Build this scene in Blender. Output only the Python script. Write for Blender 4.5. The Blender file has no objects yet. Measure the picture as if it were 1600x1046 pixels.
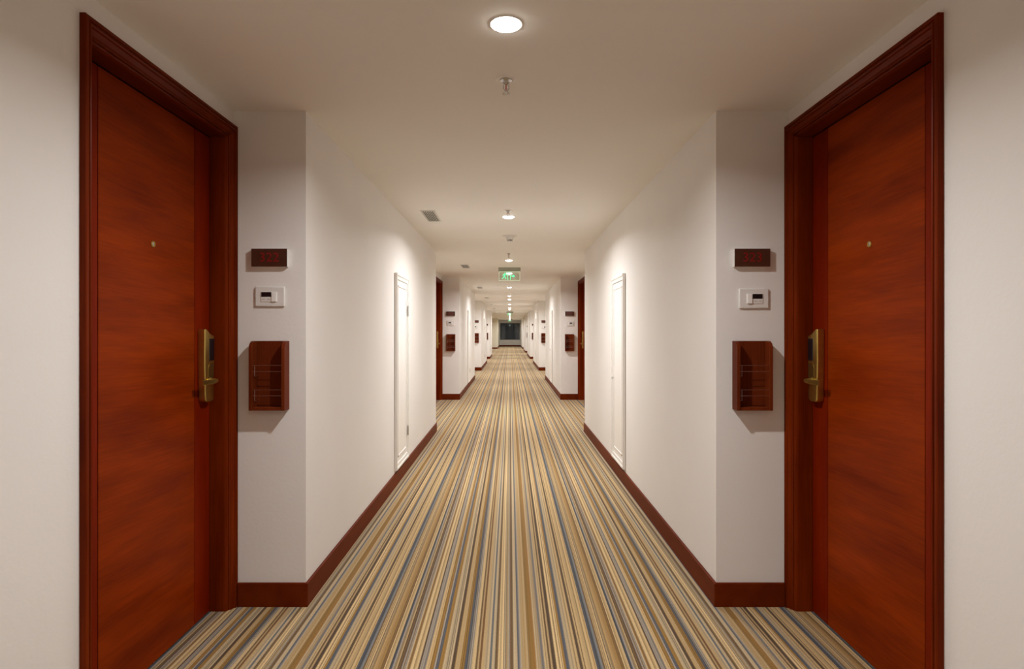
import bpy, bmesh, math, random
from mathutils import Vector, Matrix
random.seed(7)
# ---------------------------------------------------------------- units
M = 0.00298            # metres per unit measured on the first pier end face
D = 2.8                # metres from the camera to that face
H = 428.5 * M          # camera height
CEIL = H + 345.5 * M
PER = 3.043            # corridor repeat, in D
PI = math.pi
sc = bpy.context.scene
# ---------------------------------------------------------------- camera
cam = bpy.data.cameras.new('camera'); co = bpy.data.objects.new('camera', cam)
sc.collection.objects.link(co); sc.camera = co
co.location = (-1.8 * M, 0, H); co.rotation_euler = (PI / 2, 0, 0)
cam.sensor_width = 36; cam.lens = (D / M) / 1600 * 36
cam.shift_x = 3.3 / 1600; cam.shift_y = -4.0 / 1600
cam.clip_start = 0.02; cam.clip_end = 300
# ---------------------------------------------------------------- world, exposure
w = bpy.data.worlds.new('night'); sc.world = w; w.use_nodes = True
w.node_tree.nodes['Background'].inputs[0].default_value = (0.010, 0.013, 0.016, 1)
w.node_tree.nodes['Background'].inputs[1].default_value = 0.6
sc.view_settings.view_transform = 'Standard'; sc.view_settings.look = 'None'
sc.view_settings.gamma = 1; sc.view_settings.use_curve_mapping = False
sc.view_settings.exposure = 0.66
LAMP_W = 22.0; LAMP_COL = (0.96, 0.945, 0.935); LAMP_SPREAD = math.radians(160)
LAMP_DS = []
for k in range(-1, 6):
    for b in (0.717, 1.917, 3.077):
        d = b + PER * k
        if -2.6 < d < 18.6: LAMP_DS.append(d)
LAMP_DS.sort()
sc.cycles.max_bounces = 14; sc.cycles.diffuse_bounces = 10
sc.cycles.use_denoising = True
# ---------------------------------------------------------------- materials
def srgb(r, g, b):
    f = lambda c: (c / 255 / 12.92) if c / 255 <= 0.04045 else ((c / 255 + 0.055) / 1.055) ** 2.4
    return (f(r), f(g), f(b), 1)
def mat(name, col, rough=0.5, metal=0.0, noise=0.0, nscale=(8, 8, 8), bump=0.0, bscale=200, spec=0.5, coat=0.0):
    m = bpy.data.materials.new(name); m.use_nodes = True
    nt = m.node_tree; p = nt.nodes['Principled BSDF']
    p.inputs['Base Color'].default_value = col; p.inputs['Roughness'].default_value = rough
    p.inputs['Metallic'].default_value = metal
    p.inputs['Specular IOR Level'].default_value = spec
    p.inputs['Coat Weight'].default_value = coat; p.inputs['Coat Roughness'].default_value = 0.15
    tc = nt.nodes.new('ShaderNodeTexCoord')
    if noise > 0:
        mp = nt.nodes.new('ShaderNodeMapping'); mp.inputs['Scale'].default_value = nscale
        nt.links.new(tc.outputs['Object'], mp.inputs[0])
        n = nt.nodes.new('ShaderNodeTexNoise'); n.inputs['Detail'].default_value = 6
        n.inputs['Scale'].default_value = 1
        nt.links.new(mp.outputs[0], n.inputs['Vector'])
        r = nt.nodes.new('ShaderNodeValToRGB')
        r.color_ramp.elements[0].position = 0.3; r.color_ramp.elements[1].position = 0.7
        r.color_ramp.elements[0].color = tuple(c * (1 - noise) for c in col[:3]) + (1,)
        r.color_ramp.elements[1].color = tuple(min(1, c * (1 + noise)) for c in col[:3]) + (1,)
        nt.links.new(n.outputs[0], r.inputs[0]); nt.links.new(r.outputs[0], p.inputs['Base Color'])
    if bump > 0:
        n2 = nt.nodes.new('ShaderNodeTexNoise'); n2.inputs['Scale'].default_value = bscale
        n2.inputs['Detail'].default_value = 4
        nt.links.new(tc.outputs['Object'], n2.inputs['Vector'])
        bp = nt.nodes.new('ShaderNodeBump'); bp.inputs['Strength'].default_value = bump
        bp.inputs['Distance'].default_value = 0.002
        nt.links.new(n2.outputs[0], bp.inputs['Height']); nt.links.new(bp.outputs[0], p.inputs['Normal'])
    return m
def wood(name, dark, light, axis, rough=0.32, tilt=0.0, strength=1.0, figure=1.0, spec=0.06):
    """figured veneer: fine fibres along `axis` plus a broad cloudy figure"""
    m = bpy.data.materials.new(name); m.use_nodes = True
    nt = m.node_tree; p = nt.nodes['Principled BSDF']; L = nt.links
    tc = nt.nodes.new('ShaderNodeTexCoord')
    def nz(scale, det, rot):
        mp = nt.nodes.new('ShaderNodeMapping'); mp.inputs['Scale'].default_value = scale
        ro = nt.nodes.new('ShaderNodeMapping'); ro.inputs['Rotation'].default_value = (rot, 0, 0)
        L.new(tc.outputs['Object'], ro.inputs[0]); L.new(ro.outputs[0], mp.inputs[0])
        n = nt.nodes.new('ShaderNodeTexNoise'); n.inputs['Scale'].default_value = 1
        n.inputs['Detail'].default_value = det; n.inputs['Roughness'].default_value = 0.6
        L.new(mp.outputs[0], n.inputs['Vector']); return n
    f = [170, 170, 170]; f[axis] = 5
    c = [9, 9, 9]; c[axis] = 1.3
    c = [v * figure for v in c]
    a = nz(f, 5, tilt); b = nz(c, 3, tilt)
    mix = nt.nodes.new('ShaderNodeMix'); mix.data_type = 'FLOAT'; mix.inputs[0].default_value = 0.68
    L.new(a.outputs[0], mix.inputs[2]); L.new(b.outputs[0], mix.inputs[3])
    r = nt.nodes.new('ShaderNodeValToRGB'); e = r.color_ramp.elements
    e[0].position = 0.5 - 0.16 / strength; e[1].position = 0.5 + 0.16 / strength
    e[0].color = dark; e[1].color = light
    L.new(mix.outputs[0], r.inputs[0]); L.new(r.outputs[0], p.inputs['Base Color'])
    p.inputs['Roughness'].default_value = rough; p.inputs['Specular IOR Level'].default_value = spec
    bp = nt.nodes.new('ShaderNodeBump'); bp.inputs['Strength'].default_value = 0.06
    bp.inputs['Distance'].default_value = 0.001
    L.new(a.outputs[0], bp.inputs['Height']); L.new(bp.outputs[0], p.inputs['Normal'])
    return m
def emis(name, col, s):
    m = bpy.data.materials.new(name); m.use_nodes = True; nt = m.node_tree
    nt.nodes.remove(nt.nodes['Principled BSDF'])
    e = nt.nodes.new('ShaderNodeEmission'); e.inputs[0].default_value = col; e.inputs[1].default_value = s
    nt.links.new(e.outputs[0], nt.nodes['Material Output'].inputs[0]); return m
def sheet(name, tint, gloss, rough=0.03):
    m = bpy.data.materials.new(name); m.use_nodes = True; nt = m.node_tree
    nt.nodes.remove(nt.nodes['Principled BSDF'])
    t = nt.nodes.new('ShaderNodeBsdfTransparent'); t.inputs[0].default_value = tint
    g = nt.nodes.new('ShaderNodeBsdfGlossy'); g.inputs['Roughness'].default_value = rough
    fr = nt.nodes.new('ShaderNodeFresnel'); fr.inputs[0].default_value = 1.5
    mu = nt.nodes.new('ShaderNodeMath'); mu.operation = 'MULTIPLY'; mu.inputs[1].default_value = gloss
    mx = nt.nodes.new('ShaderNodeMixShader')
    nt.links.new(fr.outputs[0], mu.inputs[0]); nt.links.new(mu.outputs[0], mx.inputs[0])
    nt.links.new(t.outputs[0], mx.inputs[1]); nt.links.new(g.outputs[0], mx.inputs[2])
    nt.links.new(mx.outputs[0], nt.nodes['Material Output'].inputs[0]); return m

M_wall = mat('wall_paint', (0.78, 0.757, 0.732, 1), 0.62, noise=0.02, nscale=(1.5, 1.5, 1.5), bump=0.25, bscale=60, spec=0.3)
M_ceil = mat('ceiling_paint', (0.84, 0.82, 0.785, 1), 0.8, noise=0.015, nscale=(1.2, 1.2, 1.2), bump=0.1, bscale=40, spec=0.2)
M_lobby = mat('lobby_paint', (0.68, 0.64, 0.52, 1), 0.7, spec=0.3)
M_white = mat('white_enamel', (0.84, 0.82, 0.79, 1), 0.35)
M_plast = mat('white_plastic', (0.72, 0.70, 0.67, 1), 0.4)
M_panel = wood('door_veneer', (0.115, 0.0095, 0.0001, 1), (0.31, 0.038, 0.0003, 1), 1, 0.42, tilt=0.03, strength=0.75)
M_stile = wood('door_stile_veneer', (0.125, 0.0065, 0.0002, 1), (0.205, 0.015, 0.0003, 1), 2, 0.42)
M_frame = wood('frame_timber', (0.088, 0.0080, 0.0004, 1), (0.195, 0.025, 0.0014, 1), 2, 0.36)
M_head = wood('frame_head_timber', (0.080, 0.0065, 0.0003, 1), (0.165, 0.019, 0.0010, 1), 1, 0.36)
M_base = wood('baseboard_timber', (0.095, 0.010, 0.001, 1), (0.145, 0.021, 0.0018, 1), 1, 0.45, spec=0.08)
M_rackw = wood('rack_timber', (0.080, 0.012, 0.0025, 1), (0.165, 0.029, 0.007, 1), 2, 0.38)
M_brass = mat('satin_brass', (0.62, 0.46, 0.13, 1), 0.34, metal=1.0, noise=0.08, nscale=(40, 40, 40))
M_brassd = mat('recess_shade_brass', (0.36, 0.26, 0.09, 1), 0.42, metal=1.0)  # brass darkened to stand for the shade in the lock's recess
M_chrome = mat('chrome', (0.62, 0.62, 0.62, 1), 0.18, metal=1.0)
M_wire = mat('steel_wire', (0.55, 0.50, 0.48, 1), 0.3, metal=1.0)
M_black = mat('black_gloss', (0.008, 0.008, 0.010, 1), 0.15)
M_gap = mat('dark_void', (0.003, 0.003, 0.003, 1), 0.95, spec=0.0)
M_slat = mat('grille_slats', (0.74, 0.72, 0.68, 1), 0.45)
M_face = mat('brown_sign_face', (0.066, 0.024, 0.014, 1), 0.16, noise=0.1, nscale=(30, 30, 30))
M_digit = mat('red_numerals', (0.23, 0.004, 0.004, 1), 0.35)
M_grey = mat('grey_print', (0.38, 0.36, 0.34, 1), 0.5)
M_glassy = sheet('window_glass', (0.85, 0.88, 0.88, 1), 1.0)
M_acryl = sheet('acrylic_sheet', (0.93, 0.99, 0.94, 1), 1.0, 0.08)
M_bulb = mat('red_bulb', (0.35, 0.02, 0.01, 1), 0.1)
M_housing = mat('sign_housing', (0.36, 0.36, 0.30, 1), 0.45, metal=0.3)
M_winframe = mat('grey_window_frame', (0.035, 0.035, 0.035, 1), 0.5)
E_lamp = emis('lamp_glow', (1, 0.95, 0.86, 1), 14)
E_green = emis('green_pictogram', (0.10, 0.85, 0.33, 1), 1.15)
E_pale = emis('lit_acrylic_edge', (0.62, 0.75, 0.48, 1), 0.75)

# ---------------------------------------------------------------- mesh helpers
def bm_new(): return bmesh.new()
def box(bm, x0, x1, y0, y1, z0, z1):
    vs = [bm.verts.new((x, y, z)) for x in sorted((x0, x1)) for y in sorted((y0, y1)) for z in sorted((z0, z1))]
    for f in ((0, 1, 3, 2), (4, 6, 7, 5), (0, 4, 5, 1), (2, 3, 7, 6), (0, 2, 6, 4), (1, 5, 7, 3)):
        bm.faces.new([vs[i] for i in f])
def prism(bm, pts, fn, a, b):
    """polygon pts (u,v); fn(u,v,t) -> xyz ; extruded from t=a to t=b"""
    n = len(pts)
    va = [bm.verts.new(fn(u, v, a)) for u, v in pts]; vb = [bm.verts.new(fn(u, v, b)) for u, v in pts]
    bm.faces.new(va); bm.faces.new(vb[::-1])
    for i in range(n):
        j = (i + 1) % n; bm.faces.new((va[i], va[j], vb[j], vb[i]))
def lathe(bm, prof, c=(0, 0, 0), axis='z', n=32, cap=True):
    """prof: (r, h) rings around axis"""
    rings = []
    for r, h in prof:
        ring = []
        for i in range(n):
            a = 2 * PI * i / n; p = (r * math.cos(a), r * math.sin(a), h)
            if axis == 'x': p = (p[2], p[0], p[1])
            if axis == 'y': p = (p[0], p[2], p[1])
            ring.append(bm.verts.new((c[0] + p[0], c[1] + p[1], c[2] + p[2])))
        rings.append(ring)
    for a, b in zip(rings, rings[1:]):
        for i in range(n):
            j = (i + 1) % n; bm.faces.new((a[i], a[j], b[j], b[i]))
    if cap:
        bm.faces.new(rings[0]); bm.faces.new(rings[-1][::-1])
def rod(bm, p, q, r, n=10):
    p = Vector(p); q = Vector(q); d = (q - p); u = d.orthogonal().normalized(); v = d.cross(u).normalized()
    A = [bm.verts.new(p + r * (math.cos(2 * PI * i / n) * u + math.sin(2 * PI * i / n) * v)) for i in range(n)]
    B = [bm.verts.new(x.co + d) for x in A]
    bm.faces.new(A); bm.faces.new(B[::-1])
    for i in range(n): j = (i + 1) % n; bm.faces.new((A[i], A[j], B[j], B[i]))
def obj(name, bm, m, parent=None, bevel=0.0, seg=2, smooth=False, loc=None):
    bmesh.ops.recalc_face_normals(bm, faces=bm.faces)
    me = bpy.data.meshes.new(name); bm.to_mesh(me); bm.free(); me.materials.append(m)
    o = bpy.data.objects.new(name, me); sc.collection.objects.link(o)
    if parent: o.parent = parent
    if loc: o.location = loc
    if bevel:
        b = o.modifiers.new('bevel', 'BEVEL'); b.width = bevel; b.segments = seg; b.limit_method = 'ANGLE'
    if smooth:
        for p in me.polygons: p.use_smooth = True
        try: me.set_sharp_from_angle(angle=math.radians(35))
        except Exception: pass
    return o
def thing(name, loc=(0, 0, 0)):
    o = bpy.data.objects.new(name, None); sc.collection.objects.link(o); o.location = loc
    o.empty_display_size = 0.05; return o
def tag(o, label=None, cat=None, group=None, kind=None):
    if label: o['label'] = label
    if cat: o['category'] = cat
    if group: o['group'] = group
    if kind: o['kind'] = kind
    return o
def copy_tree(o, parent=None):
    c = o.copy(); sc.collection.objects.link(c)
    if parent: c.parent = parent
    for ch in list(o.children): copy_tree(ch, c)
    return c
def font_bm(txt, size, depth):
    cu = bpy.data.curves.new('t', 'FONT'); cu.body = txt; cu.size = size; cu.extrude = depth / 2
    cu.align_x = 'CENTER'; cu.align_y = 'CENTER'; cu.space_character = 1.05; cu.offset = size * 0.002
    t = bpy.data.objects.new('t', cu); sc.collection.objects.link(t)
    dg = bpy.context.evaluated_depsgraph_get(); me = bpy.data.meshes.new_from_object(t.evaluated_get(dg))
    bm = bmesh.new(); bm.from_mesh(me)
    bpy.data.objects.remove(t); bpy.data.curves.remove(cu); bpy.data.meshes.remove(me)
    return bm

# ---------------------------------------------------------------- the setting
X_PIER = 320.5 * M; X_NICHE = 433.5 * M; X_OUT = 520 * M; X_LEAF = 461 * M
Y_END = 19.0 * D; Y_BACK = -3.3 * D; X_LOB = -1500 * M
Y_L0 = 11.45 * D; Y_L1 = 16.2 * D         # lobby opening on the left
DOOR_N = 0.665 * D; DOOR_F = 0.980 * D; DOOR_TOP = H + 299 * M; CAS = 0.065; MARG = 0.014
def niches(side):
    ks = range(-1, 6) if side > 0 else range(-1, 4)
    return [(k, (PER * k - 0.286) * D, (1 + PER * k) * D) for k in ks]
def y_of(k, y): return y + PER * k * D
DOOR_KS = (0, 1)
def build_wall(side):
    s = side; yprev = Y_BACK
    nm = 'right' if s > 0 else 'left'
    bb = bm_new(); t = 0.012; hb = 37 * M
    cnt = [0, 0]
    def baserun(xw, y0, y1): box(bb, s * (xw - t), s * (xw + 0.004), y0, y1, -0.002, hb)
    def section(bm, kind):
        cnt[kind] += 1
        lab = ('white %s wall section projecting into the corridor, %s from the viewer' if kind == 0 else 'recessed white %s wall around the room door, %s recess from the viewer') % (nm, NTHW[cnt[kind] - 1])
        tag(obj('wall_' + nm, bm, M_wall), lab, 'wall', kind='structure')
    ns = niches(side); pier_edges = []
    def pier(y0, y1):
        bm = bm_new(); box(bm, s * X_PIER, s * X_OUT, y0, y1, -0.05, CEIL + 0.05); section(bm, 0); pier_edges.append((y0, y1))
    for k, a, b in ns:
        a = max(a, Y_BACK + 0.2)
        pier(yprev, a)
        T = X_LEAF + 0.075; bm = bm_new()
        if k in DOOR_KS:
            o0 = y_of(k, DOOR_N) - MARG; o1 = y_of(k, DOOR_F) + MARG
            box(bm, s * X_NICHE, s * X_OUT, a, o0, -0.05, CEIL + 0.05)
            box(bm, s * X_NICHE, s * X_OUT, o1, b, -0.05, CEIL + 0.05)
            box(bm, s * X_NICHE, s * X_OUT, o0, o1, DOOR_TOP + MARG, CEIL + 0.05)
            box(bm, s * T, s * (X_OUT + 0.02), o0, o1, -0.05, CEIL)
            baserun(X_NICHE, a, y_of(k, DOOR_N) - CAS)
        else:
            box(bm, s * X_NICHE, s * X_OUT, a, b, -0.05, CEIL + 0.05)
            baserun(X_NICHE, a, b)
        section(bm, 1)
        box(bb, s * (X_PIER - t), s * (X_NICHE - (0.02 if k in DOOR_KS else 0)), b - t, b + 0.004, -0.002, hb)
        box(bb, s * (X_PIER - t), s * X_NICHE, a - 0.004, a + t, -0.002, hb)
        yprev = b
    if side > 0:
        pier(yprev, Y_END + 0.1); pier_edges[-1] = (yprev, Y_END)
    else:
        pier(yprev, Y_L0)
        bm = bm_new()
        box(bm, X_LOB, -X_OUT, Y_L0 - 0.3, Y_L0, -0.05, CEIL + 0.05)
        box(bb, X_LOB, -X_PIER + t, Y_L0 - 0.004, Y_L0 + t, -0.002, hb)
        box(bm, X_LOB - 0.1, X_LOB, Y_L0 - 0.3, Y_L1 + 0.3, -0.05, CEIL + 0.05)
        box(bm, X_LOB, -X_PIER, Y_L1, Y_END + 0.1, -0.05, CEIL + 0.05)
        box(bb, X_LOB, -X_PIER + t, Y_L1 - t, Y_L1 + 0.004, -0.002, hb)
        tag(obj('wall_lobby', bm, M_lobby), 'cream wall of the side lobby left of the far window', 'wall', kind='structure')
        pier_edges.append((Y_L1, Y_END))
    for a, b in pier_edges: baserun(X_PIER, a - 0.002, b + 0.002)
    tag(obj('baseboard_' + nm, bb, M_base, bevel=0.0035), 'reddish brown timber baseboard along the %s corridor wall' % nm, 'baseboard', kind='structure')
NTHW = ['first', 'second', 'third', 'fourth', 'fifth', 'sixth', 'seventh', 'eighth', 'ninth']
build_wall(-1); build_wall(1)
bm = bm_new(); box(bm, X_LOB - 0.1, X_OUT + 0.1, Y_BACK - 0.2, Y_END + 0.4, CEIL, CEIL + 0.1)
tag(obj('ceiling', bm, M_ceil), 'plain off white painted corridor ceiling', 'ceiling', kind='structure')
bm = bm_new(); box(bm, -X_OUT, X_OUT, Y_BACK - 0.15, Y_BACK, -0.05, CEIL + 0.05)
tag(obj('wall_back', bm, M_wall), 'white wall closing the corridor behind the viewer', 'wall', kind='structure')
# end wall with the window
WX = 288 * M; WZ0 = H - 232 * M; WZ1 = H + 262 * M
bm = bm_new(); e0, e1 = Y_END, Y_END + 0.22
for s in (-1, 1): box(bm, s * WX, s * (X_PIER + 0.06), e0, e1, -0.05, CEIL + 0.05)
box(bm, -WX, WX, e0, e1, -0.05, WZ0); box(bm, -WX, WX, e0, e1, WZ1, CEIL + 0.05)
tag(obj('wall_end', bm, M_wall), 'white wall around the dark window at the far end', 'wall', kind='structure')
bm = bm_new(); box(bm, -X_PIER + 0.012, X_PIER - 0.012, e0 - 0.012, e0 + 0.004, -0.002, 37 * M)
tag(obj('baseboard_end', bm, M_base, bevel=0.003), 'brown timber baseboard below the far window', 'baseboard', kind='structure')
win = tag(thing('window_1', (0, e0 + 0.15, WZ0)), 'dark night window closing the far end of the corridor', 'window', kind='structure')
bm = bm_new(); hw = WZ1 - WZ0; f = 0.05
for a in ((-WX, -WX + f, 0, hw), (WX - f, WX, 0, hw), (-WX, WX, 0, f), (-WX, WX, hw - f, hw)):
    box(bm, a[0], a[1], -0.03, 0.03, a[2], a[3])
obj('window_frame', bm, M_winframe, win, bevel=0.004)
for xx in (-0.28, 0.28):
    bm = bm_new(); box(bm, xx - 0.02, xx + 0.02, -0.028, 0.028, f, hw - f); obj('mullion', bm, M_winframe, win)
for a, b in ((-WX + f, -0.30), (-0.26, 0.26), (0.30, WX - f)):
    bm = bm_new(); box(bm, a, b, -0.003, 0.003, f, hw - f); obj('window_pane', bm, M_glassy, win)

# ---------------------------------------------------------------- striped carpet
TAN = (188, 160, 114); LT = (206, 178, 130); GOLD = (146, 110, 52); BR = (112, 86, 54); DB = (92, 72, 52)
BL = (88, 90, 96); GB = (114, 116, 116); GR = (152, 142, 128); BG = (178, 158, 124); GT = (170, 138, 90); OR = (146, 106, 52)
MV = (126, 119, 112); RB = (108, 76, 42)
STR = [(34, BL), (23, GB), (15, BR), (45, TAN), (7, DB), (23, BG), (65, GT), (30, BR), (45, LT), (25, BL), (15, GR), (30, TAN), (35, DB),
       (14, GR), (8, BR), (16, GR), (14, BG), (18, OR), (75, LT), (15, DB), (12, GR), (8, GR), (30, GR), (35, TAN), (35, GOLD), (15, GR),
       (25, BL), (30, GOLD), (80, BG), (30, DB), (45, TAN), (40, GOLD), (25, BL), (35, GR), (35, LT), (15, BR), (15, TAN), (20, RB),
       (30, TAN), (40, BG), (20, GB), (30, BG), (20, BR), (50, LT), (50, BG), (12, GR), (27, BR), (40, BG), (16, BL), (17, GR), (70, TAN),
       (40, GOLD), (20, OR), (45, BG), (28, MV), (37, LT), (17, BR), (16, TAN), (30, DB), (28, LT), (6, BR), (33, LT), (20, GOLD),
       (30, BL), (45, BG), (45, TAN), (23, DB), (17, TAN), (7, BR), (98, TAN)]
zu = 0.915 / sum(a for a, b in STR); x0 = -197.7 * M - 2 * 0.915; x = x0
strips = []
seq = []
rr = random.Random(3)
for wd, c in STR:                       # split every stripe into a few yarns of nearly the same colour
    n = max(1, round(wd / 8))
    for i in range(n):
        j = rr.uniform(0.86, 1.12); q = rr.random()
        cc = tuple(v * j for v in c)
        if n > 2 and q < 0.12: cc = tuple(v * 0.74 for v in c)
        elif n > 2 and q > 0.9: cc = tuple(0.5 * v + 0.5 * u for v, u in zip(c, GOLD))
        seq.append((wd / n * zu, cc))
bm = bm_new(); cl = bm.loops.layers.float_color.new('yarn')
def strip(xa, xb, y0, y1, c):
    v = [bm.verts.new(p) for p in ((xa, y0, 0), (xb, y0, 0), (xb, y1, 0), (xa, y1, 0))]
    f_ = bm.faces.new(v); col = srgb(*[min(255, q) for q in c])
    for lp in f_.loops: lp[cl] = col
XL = -(X_LEAF + 0.12)
while x0 > X_LOB: x0 -= 0.915
x = x0
while x < X_LEAF + 0.12:
    for wd, c in seq:
        xa, xb = x, x + wd; x = xb
        if xb < X_LOB or xa > X_LEAF + 0.12: continue
        if xa >= XL: strip(xa, xb, Y_BACK - 0.1, Y_END + 0.1, c)
        else: strip(xa, xb, Y_L0 - 0.2, Y_L1 + 0.2, c)
me = bpy.data.meshes.new('floor'); bm.to_mesh(me); bm.free()
M_carpet = bpy.data.materials.new('striped_carpet'); M_carpet.use_nodes = True
nt = M_carpet.node_tree; p = nt.nodes['Principled BSDF']; p.inputs['Roughness'].default_value = 0.95
p.inputs['Specular IOR Level'].default_value = 0.1; p.inputs['Sheen Weight'].default_value = 0.15
at = nt.nodes.new('ShaderNodeAttribute'); at.attribute_name = 'yarn'
tc = nt.nodes.new('ShaderNodeTexCoord')
mp = nt.nodes.new('ShaderNodeMapping'); mp.inputs['Scale'].default_value = (420, 160, 1)
nz = nt.nodes.new('ShaderNodeTexNoise'); nz.inputs['Scale'].default_value = 1; nz.inputs['Detail'].default_value = 3
nt.links.new(tc.outputs['Object'], mp.inputs[0]); nt.links.new(mp.outputs[0], nz.inputs['Vector'])
mr = nt.nodes.new('ShaderNodeMapRange'); mr.inputs[1].default_value = 0.3; mr.inputs[2].default_value = 0.7
mr.inputs[3].default_value = 0.66; mr.inputs[4].default_value = 1.12
nt.links.new(nz.outputs[0], mr.inputs[0])
mx = nt.nodes.new('ShaderNodeMix'); mx.data_type = 'RGBA'; mx.blend_type = 'MULTIPLY'; mx.inputs[0].default_value = 1
nt.links.new(at.outputs['Color'], mx.inputs[6]); nt.links.new(mr.outputs[0], mx.inputs[7])
nt.links.new(mx.outputs[2], p.inputs['Base Color'])
bp = nt.nodes.new('ShaderNodeBump'); bp.inputs['Strength'].default_value = 0.5; bp.inputs['Distance'].default_value = 0.002
nt.links.new(nz.outputs[0], bp.inputs['Height']); nt.links.new(bp.outputs[0], p.inputs['Normal'])
me.materials.append(M_carpet)
fl = bpy.data.objects.new('floor', me); sc.collection.objects.link(fl)
tag(fl, 'carpet floor with long beige, gold, brown and grey blue stripes', 'carpet floor', kind='structure')

# ---------------------------------------------------------------- guest room doors
def make_door(s, k, idx, label):
    root = thing('door_%d' % idx, (s * X_NICHE, y_of(k, DOOR_N), 0)); tag(root, label, 'door', kind='structure')
    # local frame: u = into the wall (0 = wall plane), y from the near opening edge, z up
    W = DOOR_F - DOOR_N; Z = DOOR_TOP
    X = lambda v: -s * v                                    # v > 0 towards the corridor
    prof = [(CAS, -0.0), (CAS, 0.018), (CAS - 0.003, 0.020), (0.052, 0.020), (0.050, 0.015), (0.047, 0.015), (0.045, 0.019),
            (0.041, 0.0205), (0.037, 0.018), (0.035, 0.012), (0.026, 0.008), (0.020, 0.005), (0.018, 0.001), (0.014, 0.000), (0.012, -0.006),
            (0.008, -0.0045), (0.004, -0.007), (0.001, -0.014), (0.0, -0.020), (MARG - 0.002, -0.020), (MARG - 0.002, 0.0)]
    def path(u): return [(-u, 0.0), (-u, Z + u), (W + u, Z + u), (W + u, 0.0)]
    for nm, seg, m in (('door_casing', 0, M_frame), ('casing_head', 1, M_head), ('door_casing', 2, M_frame)):
        b = bm_new(); A = []; B = []
        for u, v in prof:
            pth = path(u); a = pth[seg]; c = pth[seg + 1]
            A.append(b.verts.new((X(v), a[0], a[1]))); B.append(b.verts.new((X(v), c[0], c[1])))
        n = len(prof)
        for i in range(n): j = (i + 1) % n; b.faces.new((A[i], A[j], B[j], B[i]))
        try: b.faces.new(A); b.faces.new(B[::-1])
        except Exception: pass
        obj(nm, b, m, root)
    dl = X_LEAF - X_NICHE
    for nm, y0, y1 in (('jamb', -MARG + 0.001, 0.0), ('jamb', W, W + MARG - 0.001)):
        b = bm_new(); box(b, X(-0.0195), X(-dl - 0.07), y0, y1, 0, Z); obj(nm, b, M_frame, root)
    b = bm_new(); box(b, X(-0.0195), X(-dl - 0.07), -MARG + 0.001, W + MARG - 0.001, Z, Z + MARG - 0.001); obj('head_jamb', b, M_head, root)
    g = 0.006
    leaf = bm_new(); box(leaf, X(-dl - 0.0045), X(-dl - 0.045), g, W - g, 0.006, Z - g)
    leaf = obj('door_leaf', leaf, M_stile, root)
    sw = 0.135
    b = bm_new(); box(b, X(-dl), X(-dl - 0.0045), sw + 0.0018, W - sw - 0.0018, 0.006, Z - g); obj('door_panel', b, M_panel, leaf, bevel=0.001)
    for y0, y1 in ((g, sw - 0.0018), (W - sw + 0.0018, W - g)):
        b = bm_new(); box(b, X(-dl), X(-dl - 0.0045), y0, y1, 0.006, Z - g); obj('door_stile', b, M_stile, leaf, bevel=0.001)
    b = bm_new()
    for y0, y1 in ((0.0002, g - 0.0002), (W - g + 0.0002, W - 0.0002)): box(b, X(-dl - 0.002), X(-dl - 0.012), y0, y1, 0.006, Z - g)
    box(b, X(-dl - 0.002), X(-dl - 0.012), 0.0002, W - 0.0002, Z - g + 0.0002, Z - 0.0002)
    obj('door_gap_shade', b, M_gap, root)  # near-black strips filling the gap round the leaf, its shade put in as colour
    # peephole
    py = 0.823 * D - DOOR_N; pz = H + 113 * M
    b = bm_new(); lathe(b, [(0.0125, -0.001), (0.0125, 0.002), (0.011, 0.004), (0.0075, 0.004), (0.0065, 0.001)], (0, 0, 0), 'x', 24, cap=False)
    for v in b.verts: v.co = (X(-dl) + (-s) * v.co.x, py + v.co.y, pz + v.co.z)
    ph = obj('peephole', b, M_brass, root, smooth=True)
    b = bm_new(); lathe(b, [(0.0068, 0.0), (0.0062, 0.002), (0.004, 0.0032), (0.001, 0.0036)], (0, 0, 0), 'x', 20)
    for v in b.verts: v.co = (X(-dl) + (-s) * v.co.x, py + v.co.y, pz + v.co.z)
    obj('peephole_lens', b, M_grey, ph, smooth=True)
    # electronic lock
    ly0 = 0.9405 * D - DOOR_N; ly1 = 0.9700 * D - DOOR_N; lw = ly1 - ly0
    zt = H + 4.5 * M; zb = H - 104 * M; PR = 0.034
    pts = []
    pts.append((0.004, zb + 0.012)); pts.append((0.010, zb + 0.004)); pts.append((0.022, zb)); pts.append((lw - 0.022, zb))
    pts.append((lw - 0.010, zb + 0.004)); pts.append((lw - 0.003, zb + 0.014)); pts.append((lw - 0.002, zb + 0.10)); pts.append((lw, zb + 0.16))
    pts.append((lw, zt - 0.030))
    for i in range(1, 9):
        t = i / 8; pts.append((lw * (1 - t * 0.80), zt - 0.030 + 0.030 * (t ** 1.7)))
    pts.append((0, zt - 0.001)); pts.append((0, zb + 0.16)); pts.append((0.002, zb + 0.10))
    b = bm_new()
    prism(b, pts, lambda u, v, t: (X(-dl + t), ly0 + u, v), 0.0, PR)
    lock = obj('door_lock', b, M_brass, root, bevel=0.007, seg=4, smooth=True)
    b = bm_new(); box(b, X(-dl + PR - 0.004), X(-dl + PR + 0.0022), ly0 + 0.036, ly1 - 0.004, H - 43 * M, H - 10 * M)
    obj('card_reader', b, M_black, lock, bevel=0.002)
    b = bm_new(); ap = [(0.026, -72 * M), (lw - 0.008, -72 * M), (lw - 0.008, -47 * M)]
    for i in range(0, 7):
        a = PI / 2 + PI / 2 * i / 6; ap.append((0.046 + 0.020 * math.cos(a), -57 * M + 10 * M * math.sin(a)))
    prism(b, ap, lambda u, v, t: (X(-dl + t), ly0 + u, H + v), PR - 0.002, PR + 0.0014)
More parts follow.
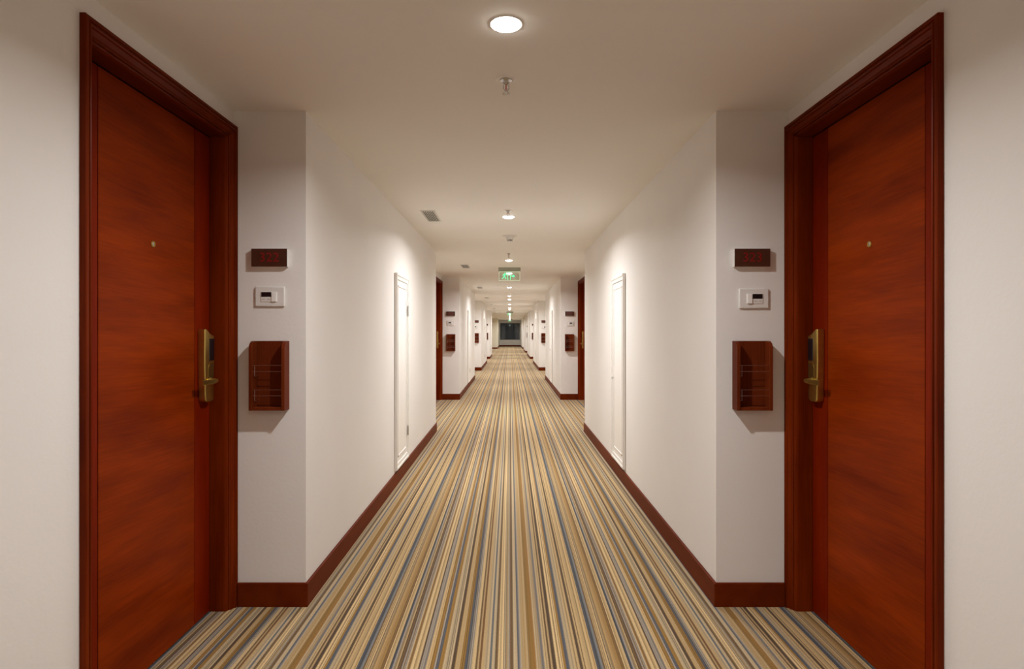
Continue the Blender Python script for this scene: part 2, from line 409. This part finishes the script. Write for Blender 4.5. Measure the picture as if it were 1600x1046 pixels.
    obj('lock_recess_shade', b, M_brassd, lock)  # the arched recess as a thin raised plate, its shade in the colour
    hy = 0.957 * D - DOOR_N; hz = H - 73 * M
    b = bm_new(); lathe(b, [(0.017, PR - 0.004), (0.0165, PR + 0.003), (0.0115, PR + 0.006), (0.0105, PR + 0.022)], (0, 0, 0), 'x', 24)
    # lever: a slightly bowed bar, thick at the tip
    N = 10; rings = []
    for i in range(N + 1):
        t = i / N; yy = 0.016 - t * 0.128; dep = PR + 0.024 - 0.006 * (t ** 2)
        hh = 0.0095 + 0.0025 * t; tk = 0.0075
        if i == 0: hh *= 0.7; tk *= 0.6
        ring = []
        for q in range(12):
            a = 2 * PI * q / 12; ca, sa = math.cos(a), math.sin(a)
            e = lambda c: math.copysign(abs(c) ** 0.55, c)
            ring.append(b.verts.new((dep + tk * e(ca), yy, hh * e(sa) - 0.002 * math.sin(t * PI))))
        rings.append(ring)
    for a, c in zip(rings, rings[1:]):
        for q in range(12): j = (q + 1) % 12; b.faces.new((a[q], a[j], c[j], c[q]))
    b.faces.new(rings[0]); b.faces.new(rings[-1][::-1])
    for v in b.verts: v.co = (X(-dl) + (-s) * v.co.x, hy + v.co.y, hz + v.co.z)
    obj('door_handle', b, M_brass, lock, smooth=True)
    return root
make_door(-1, 0, 1, 'large dark red timber door on the left in the foreground, beside sign 322')
make_door(1, 0, 2, 'large dark red timber door on the right in the foreground, beside sign 323')
make_door(-1, 1, 3, 'sliver of a dark red timber door in the second recess on the left')
make_door(1, 1, 4, 'sliver of a dark red timber door in the second recess on the right')

# ---------------------------------------------------------------- things on the pier end faces
ORD = ['foreground', 'second', 'third', 'fourth', 'fifth']
def make_rack():
    r = thing('brochure_rack'); W = 55 * M; Hh = 106.5 * M; DP = 0.062; t = 0.0155
    b = bm_new(); box(b, -W / 2 + t, W / 2 - t, -0.010, 0, 0.014, Hh); obj('back_panel', b, M_rackw, r, bevel=0.0008)
    pr = [(0, 0), (-DP, 0)]; R = 0.036
    for i in range(0, 9):
        a = PI / 2 * i / 8; pr.append((-DP + R - R * math.cos(a), Hh - R + R * math.sin(a)))
    pr.append((0, Hh))
    for sx in (-1, 1):
        b = bm_new(); x0_, x1_ = sorted((sx * W / 2, sx * (W / 2 - t)))
        prism(b, pr, lambda u, v, q: (q, u, v), x0_, x1_); obj('side_panel', b, M_rackw, r, bevel=0.0015)
    b = bm_new(); box(b, -W / 2 + t, W / 2 - t, -DP + 0.004, 0, 0, 0.014); obj('bottom_board', b, M_rackw, r, bevel=0.001)
    xi = W / 2 - t + 0.001
    for z1, z2 in ((0.206, 0.1785), (0.0945, 0.067)):
        b = bm_new()
        for z in (z1, z2): rod(b, (-xi, -DP + 0.007, z), (xi, -DP + 0.007, z), 0.0013)
        rod(b, (-xi + 0.010, -DP + 0.008, z1), (-xi + 0.010, -DP + 0.008, z2 - 0.022), 0.0010); rod(b, (-xi + 0.010, -DP + 0.008, z2 - 0.022), (-xi + 0.010, -0.006, z2 - 0.022), 0.0010)
        obj('wire_rail', b, M_wire, r)
    return r
def make_sign(txt):
    r = thing('room_number_sign'); W = 55.2 * M; h = 28 * M; DP = 0.024
    b = bm_new(); box(b, -W / 2, W / 2, -DP + 0.002, 0, -h / 2, h / 2); obj('sign_box', b, M_plast, r)
    b = bm_new(); box(b, -W / 2, W / 2, -DP, -DP + 0.002, -h / 2, h / 2); obj('sign_face', b, M_face, r)
    b = font_bm(txt, 0.060, 0.001)
    for v in b.verts: v.co = (v.co.x, -DP - v.co.z, v.co.y)
    obj('room_number', b, M_digit, r)
    return r
def make_thermostat():
    r = thing('thermostat'); W = 46 * M; h = 31 * M
    b = bm_new(); box(b, -W / 2, W / 2, -0.010, 0, -h / 2, h / 2); obj('cover_plate', b, M_plast, r, bevel=0.004, seg=3, smooth=True)
    b = bm_new(); box(b, -0.040, 0.035, -0.0125, -0.009, -0.024, 0.023); obj('front_plate', b, M_plast, r, bevel=0.001)
    b = bm_new(); box(b, -0.038, 0.008, -0.0135, -0.011, -0.001, 0.021); obj('display', b, M_black, r, bevel=0.0008)
    b = bm_new(); box(b, 0.010, 0.033, -0.0165, -0.011, -0.0235, 0.021); obj('switch', b, M_white, r, bevel=0.0015)
    for xx, w_ in ((-0.034, 0.012), (-0.012, 0.012)):
        b = bm_new(); box(b, xx, xx + w_, -0.0130, -0.0115, -0.014, -0.011); obj('button', b, M_grey, r)
    return r
NUM = {-1: ['322', '318', '314', '310'], 1: ['323', '319', '315', '309', '305']}
rack0 = make_rack(); ther0 = make_thermostat()
ther_l = ther0
first_r = True; first_t = True
# mirrored thermostat for the right wall
def mirror_tree(o):
    for c in o.children:
        me_ = c.data.copy(); c.data = me_
        for v in me_.vertices: v.co.x *= -1
        me_.flip_normals()
ther_r = copy_tree(ther0); mirror_tree(ther_r)
used = {'r': False, -1: False, 1: False}
SX = {-1: {'rack': -373.7, 'sign': -374.8, 'ther': -375.8, 'tz': 55}, 1: {'rack': 373.0, 'sign': 374.1, 'ther': 378.5, 'tz': 52}}
for s in (-1, 1):
    nm = 'left' if s < 0 else 'right'
    for k in range(0, 4 if s < 0 else 5):
        y = (1 + PER * k) * D
        o = rack0 if not used['r'] else copy_tree(rack0); used['r'] = True
        o.location = (SX[s]['rack'] * M, y, H - 120.5 * M)
        where = ('beside the foreground %s door' % nm) if k == 0 else ('at the %s recess along the %s wall' % (ORD[k], nm))
        tag(o, 'dark timber brochure rack with wire rails ' + where, 'rack', 'timber brochure racks')
        base = ther_l if s < 0 else ther_r
        o = base if not used[s] else copy_tree(base); used[s] = True
        o.location = (SX[s]['ther'] * M, y, H + SX[s]['tz'] * M)
        tag(o, 'small white thermostat with black display ' + where, 'thermostat', 'white wall thermostats')
        o = make_sign(NUM[s][k]); o.location = (SX[s]['sign'] * M, y, H + 115.2 * M)
        lab = 'brown room number sign reading %s ' % NUM[s][k] if k == 0 else 'brown room number sign above the thermostat '
        tag(o, lab + where, 'sign', 'brown room number signs')

# ---------------------------------------------------------------- white access doors on the piers
def make_access(s, right_hinge):
    """origin on the wall plane at the near bottom corner"""
    r = thing('access_door'); W = 0.58; Z = 544 * M; fw = 0.045
    X = lambda v: -s * v
    b = bm_new()
    for y0, y1, z0, z1 in ((0, fw, 0, Z), (W - fw, W, 0, Z), (fw, W - fw, 0, fw), (fw, W - fw, Z - fw, Z)):
        box(b, X(0), X(0.018), y0, y1, z0, z1)
    for y0, y1, z0, z1 in ((-0.006, 0.014, -0.004, Z + 0.006), (W - 0.014, W + 0.006, -0.004, Z + 0.006), (0.0, W, Z - 0.014, Z + 0.006), (0, W, -0.004, 0.014)):
        box(b, X(0), X(0.024), y0, y1, z0, z1)
    obj('door_surround', b, M_white, r, bevel=0.002)
    b = bm_new(); g = 0.002
    box(b, X(0), X(0.010), fw + g, W - fw - g, fw + g, Z - fw - g)
    pan = obj('door_panel', b, M_white, r, bevel=0.002)
    b = bm_new(); a = fw + 0.045
    for y0, y1, z0, z1 in ((a, a + 0.014, a, Z - a), (W - a - 0.014, W - a, a, Z - a), (a, W - a, a, a + 0.014), (a, W - a, Z - a - 0.014, Z - a)):
        box(b, X(0.009), X(0.015), y0, y1, z0, z1)
    obj('panel_moulding', b, M_white, pan, bevel=0.002)
    hy = W - fw
    for zc in ((Z * 0.15, Z * 0.82) if right_hinge else ()):
        b = bm_new(); box(b, X(0.0175), X(0.020), hy - 0.012, hy + 0.020, zc - 0.045, zc + 0.045)
        rod(b, (X(0.021), hy, zc - 0.045), (X(0.021), hy, zc + 0.045), 0.0045)
        obj('hinge', b, M_chrome, r)
    if not right_hinge:
        b = bm_new(); lathe(b, [(0.006, 0.009), (0.006, 0.018), (0.012, 0.022), (0.012, 0.028), (0.006, 0.031)], (0, 0, 0), 'x', 20)
        for v in b.verts: v.co = (X(v.co.x), W - fw - 0.035 + v.co.y, 0.335 * Z * 1.33 + 0.36 * 0 + v.co.z)
        obj('knob', b, M_chrome, pan, smooth=True)
    return r
for s in (-1, 1):
    nm = 'left' if s < 0 else 'right'; proto = None
    for k in range(0, 4):
        if s < 0 and k == 3: continue
        o = make_access(s, s < 0) if proto is None else copy_tree(proto); proto = proto or o
        y0 = (1.766 if s < 0 else 1.782) + PER * k
        o.location = (s * (X_PIER - 0.0013), y0 * D, H - 382 * M)
        tag(o, 'narrow white access door set in the %s %s wall section' % (['nearest', 'second', 'third', 'fourth'][k], nm), 'access door', 'white service access doors')

# ---------------------------------------------------------------- on the ceiling
NTH = ['first', 'second', 'third', 'fourth', 'fifth', 'sixth', 'seventh', 'eighth', 'ninth', 'tenth', 'eleventh', 'twelfth', 'thirteenth', 'fourteenth', 'fifteenth', 'sixteenth', 'seventeenth', 'eighteenth']
XC = -6 * M
def make_downlight():
    r = thing('ceiling_downlight'); R = 0.050
    b = bm_new(); lathe(b, [(R + 0.005, 0.0005), (R + 0.005, -0.002), (R + 0.003, -0.004), (R + 0.0005, -0.003), (R, 0.0005)], n=48, cap=False)
    obj('trim_ring', b, M_white, r, smooth=True)
    b = bm_new(); lathe(b, [(R - 0.0005, 0.0)] + [((R - 0.001) * math.cos(q * PI / 20), -0.018 * math.sin(q * PI / 20)) for q in range(10)] + [(0.001, -0.018)], n=48)
    obj('lamp', b, E_lamp, r, smooth=True)
    return r
proto = make_downlight(); first = True; n = 0
LD = bpy.data.lights.new('downlight_beam', 'AREA'); LD.shape = 'DISK'; LD.size = 0.075; LD.energy = LAMP_W
LD.color = LAMP_COL; LD.spread = LAMP_SPREAD
for d in LAMP_DS:
    L_ = bpy.data.objects.new('downlight_beam', LD); sc.collection.objects.link(L_)
    L_.location = (XC, d * D, CEIL - 0.020)
    if 0 < d < 0.3: L_.data = LD.copy(); L_.data.energy = LAMP_W * 0.2
    if d > 18.2: L_.data = LD.copy(); L_.data.energy = LAMP_W * 0.35
    if 0.6 < d < 0.9: L_.data = LD.copy(); L_.data.energy = LAMP_W * 0.78
    if d < 0.6: 
        o = copy_tree(proto); o.location = (XC, d * D, CEIL)
        nb = len([q for q in LAMP_DS if q < 0.6 and q > d]); tag(o, 'round recessed downlight overhead, out of frame, %s nearest the viewer' % NTH[nb], 'ceiling light', 'recessed corridor downlights'); continue
    o = proto if first else copy_tree(proto); first = False
    o.location = (XC, d * D, CEIL)
    lab = 'large bright round downlight at the top, nearest the viewer' if n == 0 else 'small bright round ceiling downlight, %s along the corridor counting away' % NTH[n]
    tag(o, lab, 'ceiling light', 'recessed corridor downlights'); n += 1
# lobby lamps
for yy in (12.9, 14.9):
    L_ = bpy.data.objects.new('lobby_beam', LD); sc.collection.objects.link(L_); L_.location = (-2.6, yy * D, CEIL - 0.020)
    o = copy_tree(proto); o.location = (-2.6, yy * D, CEIL)
    tag(o, 'round downlight inside the side lobby, %s its entrance' % ('nearer' if yy < 14 else 'further from'), 'ceiling light', 'recessed lobby downlights')

def make_sprinkler():
    r = thing('fire_sprinkler')
    b = bm_new(); lathe(b, [(0.043, 0.0), (0.043, -0.002), (0.040, -0.004), (0.028, -0.004), (0.024, 0.0)], n=36, cap=False)
    obj('escutcheon', b, M_white, r, smooth=True)
    b = bm_new(); lathe(b, [(0.024, 0.0), (0.024, -0.006), (0.014, -0.012), (0.014, -0.020), (0.011, -0.024), (0.006, -0.026)], n=24)
    for sx in (-1, 1):
        rod(b, (sx * 0.010, 0, -0.020), (sx * 0.012, 0, -0.036), 0.0022); rod(b, (sx * 0.012, 0, -0.036), (sx * 0.003, 0, -0.050), 0.0022)
    lathe(b, [(0.004, -0.046), (0.004, -0.055)], n=12)
    obj('sprinkler_body', b, M_chrome, r, smooth=True)
    b = bm_new(); rod(b, (0, 0, -0.025), (0, 0, -0.047), 0.0022); obj('glass_bulb', b, M_bulb, r)
    b = bm_new(); N = 12
    lathe(b, [(0.008, -0.055), (0.008, -0.0568)], n=24)
    for i in range(N):
        a = 2 * PI * i / N
        rod(b, (0.006 * math.cos(a), 0.006 * math.sin(a), -0.056), (0.0155 * math.cos(a), 0.0155 * math.sin(a), -0.0585), 0.0016, 6)
    obj('deflector', b, M_chrome, r)
    return r
proto = make_sprinkler(); first = True; n = 0
for d in (0.875, 1.817, 2.81, 3.918, 4.86, 5.80, 6.96, 7.90, 8.9, 10.35, 12.0):
    o = proto if first else copy_tree(proto); first = False; o.location = (XC - 1 * M, d * D, CEIL)
    lab = 'chrome pendant fire sprinkler below the large foreground downlight' if n == 0 else 'small chrome fire sprinkler on the ceiling, %s along the corridor' % NTH[n]
    tag(o, lab, 'sprinkler', 'pendant fire sprinklers'); n += 1
def make_detector():
    r = thing('smoke_detector')
    b = bm_new(); lathe(b, [(0.080, 0.0), (0.080, -0.003), (0.070, -0.008), (0.046, -0.010), (0.040, -0.016), (0.036, -0.040), (0.030, -0.043), (0.026, -0.043)], n=40)
    obj('detector_base', b, M_plast, r, smooth=True)
    b = bm_new(); lathe(b, [(0.024, -0.042), (0.024, -0.056)], n=32); obj('vent_slot', b, M_gap, r)
    b = bm_new()
    for i in range(10):
        a = 2 * PI * (i + 0.5) / 10; rod(b, (0.028 * math.cos(a), 0.028 * math.sin(a), -0.042), (0.028 * math.cos(a), 0.028 * math.sin(a), -0.057), 0.0032, 6)
    obj('vent_cage', b, M_plast, r)
    b = bm_new(); lathe(b, [(0.031, -0.056), (0.031, -0.060), (0.020, -0.063), (0.004, -0.064)], n=32); obj('detector_cap', b, M_plast, r, smooth=True)
    return r
o = make_detector(); o.location = (XC + 4 * M, 2.30 * D, CEIL)
tag(o, 'round white smoke detector on the ceiling behind the second downlight', 'smoke detector')

def make_grille():
    r = thing('air_vent'); W = 43 * M; L = 0.179 * D; f = 0.011
    b = bm_new()
    for a in ((0, W, 0, f), (0, W, L - f, L), (0, f, f, L - f), (W - f, W, f, L - f)): box(b, a[0], a[1], a[2], a[3], -0.006, 0.0)
    obj('vent_frame', b, M_slat, r, bevel=0.0015)
    b = bm_new(); box(b, f - 0.002, W - f + 0.002, f - 0.002, L - f + 0.002, -0.0012, 0); obj('vent_backing', b, M_gap, r)
    b = bm_new(); n = 7
    for i in range(n):
        xx = f + (W - 2 * f) * (i + 0.5) / n
        box(b, xx - 0.0032, xx + 0.0032, f, L - f, -0.0045, -0.0035)
    obj('vent_slats', b, M_slat, r)
    return r
proto = make_grille(); first = True; n = 0
for d in (1.818, 3.275, 4.90, 6.38, 7.95, 9.42, 11.3):
    o = proto if first else copy_tree(proto); first = False
    o.location = (-258 * M, d * D, CEIL)
    tag(o, ('rectangular slatted air vent in the ceiling left side, largest and nearest' if n == 0 else 'slatted ceiling air vent on the left side, %s along the corridor' % NTH[n]), 'air vent', 'slatted ceiling air vents'); n += 1

# exit signs
def make_exit():
    r = thing('exit_sign'); W = 0.355; bh = 0.062
    b = bm_new(); box(b, -W / 2, W / 2, -0.030, 0.030, -bh, 0.0); obj('sign_housing', b, M_housing, r, bevel=0.003)
    pw = 0.335; ph = 0.145; z0 = -bh - ph
    b = bm_new(); box(b, -pw / 2, pw / 2, -0.003, 0.003, z0, -bh); pn = obj('acrylic_panel', b, M_acryl, r)
    b = bm_new(); e = 0.004
    for a in ((-pw / 2, -pw / 2 + e, z0, -bh), (pw / 2 - e, pw / 2, z0, -bh), (-pw / 2, pw / 2, z0, z0 + e), (-pw / 2, pw / 2, -bh - e, -bh)):
        box(b, a[0], a[1], -0.0035, 0.0035, a[2], a[3])
    obj('lit_edge', b, E_pale, pn)
    # running figure through a doorway, and an arrow
    b = bm_new(); zc = z0 + ph / 2; y = -0.004
    def poly(pts): prism(b, pts, lambda u, v, t: (u, t, zc + v), y, y + 0.001)
    def limb(p, q, w_):
        p = Vector(p); q = Vector(q); n_ = (q - p).normalized(); o_ = Vector((-n_.y, n_.x)) * w_ / 2
        poly([tuple(p + o_), tuple(q + o_), tuple(q - o_), tuple(p - o_)])
    poly([(-0.105 + 0.009 * math.cos(2 * PI * i / 14) + 0.036, 0.048 + 0.009 * math.sin(2 * PI * i / 14)) for i in range(14)])
    limb((-0.072, 0.036), (-0.084, -0.004), 0.018)
    limb((-0.074, 0.032), (-0.050, 0.016), 0.008); limb((-0.050, 0.016), (-0.034, 0.028), 0.007)
    limb((-0.074, 0.032), (-0.100, 0.026), 0.008); limb((-0.100, 0.026), (-0.104, 0.004), 0.007)
    limb((-0.084, -0.004), (-0.062, -0.022), 0.011); limb((-0.062, -0.022), (-0.062, -0.052), 0.009)
    limb((-0.084, -0.004), (-0.098, -0.030), 0.011); limb((-0.098, -0.030), (-0.122, -0.038), 0.009)
    for q in ((-0.030, -0.022, -0.060, 0.060), (0.012, 0.020, -0.060, 0.060), (-0.030, 0.020, 0.052, 0.060)):
        poly([(q[0], q[2]), (q[1], q[2]), (q[1], q[3]), (q[0], q[3])])
    poly([(0.030, -0.008), (0.056, -0.008), (0.056, -0.026), (0.088, 0.0), (0.056, 0.026), (0.056, 0.008), (0.030, 0.008)])
    obj('pictogram', b, E_green, pn)
    return r
proto = make_exit(); first = True
for d, lab in ((3.44, 'glowing green exit sign hanging from the ceiling, largest and nearest'),
               (10.9, 'small green exit sign hanging halfway down the far corridor'),
               (17.2, 'tiny green exit sign hanging just before the far window')):
    o = proto if first else copy_tree(proto); first = False
    o.location = (-4 * M, d * D, CEIL)
    G_ = bpy.data.lights.new('sign_light', 'AREA'); G_.shape = 'RECTANGLE'; G_.size = 0.30; G_.size_y = 0.02; G_.energy = 0.5; G_.color = (0.25, 1, 0.35); G_.spread = math.radians(60)
    g_ = bpy.data.objects.new('sign_light', G_); sc.collection.objects.link(g_); g_.location = (-4 * M, d * D, CEIL - 0.213)
    tag(o, lab, 'exit sign', 'hanging green exit signs')
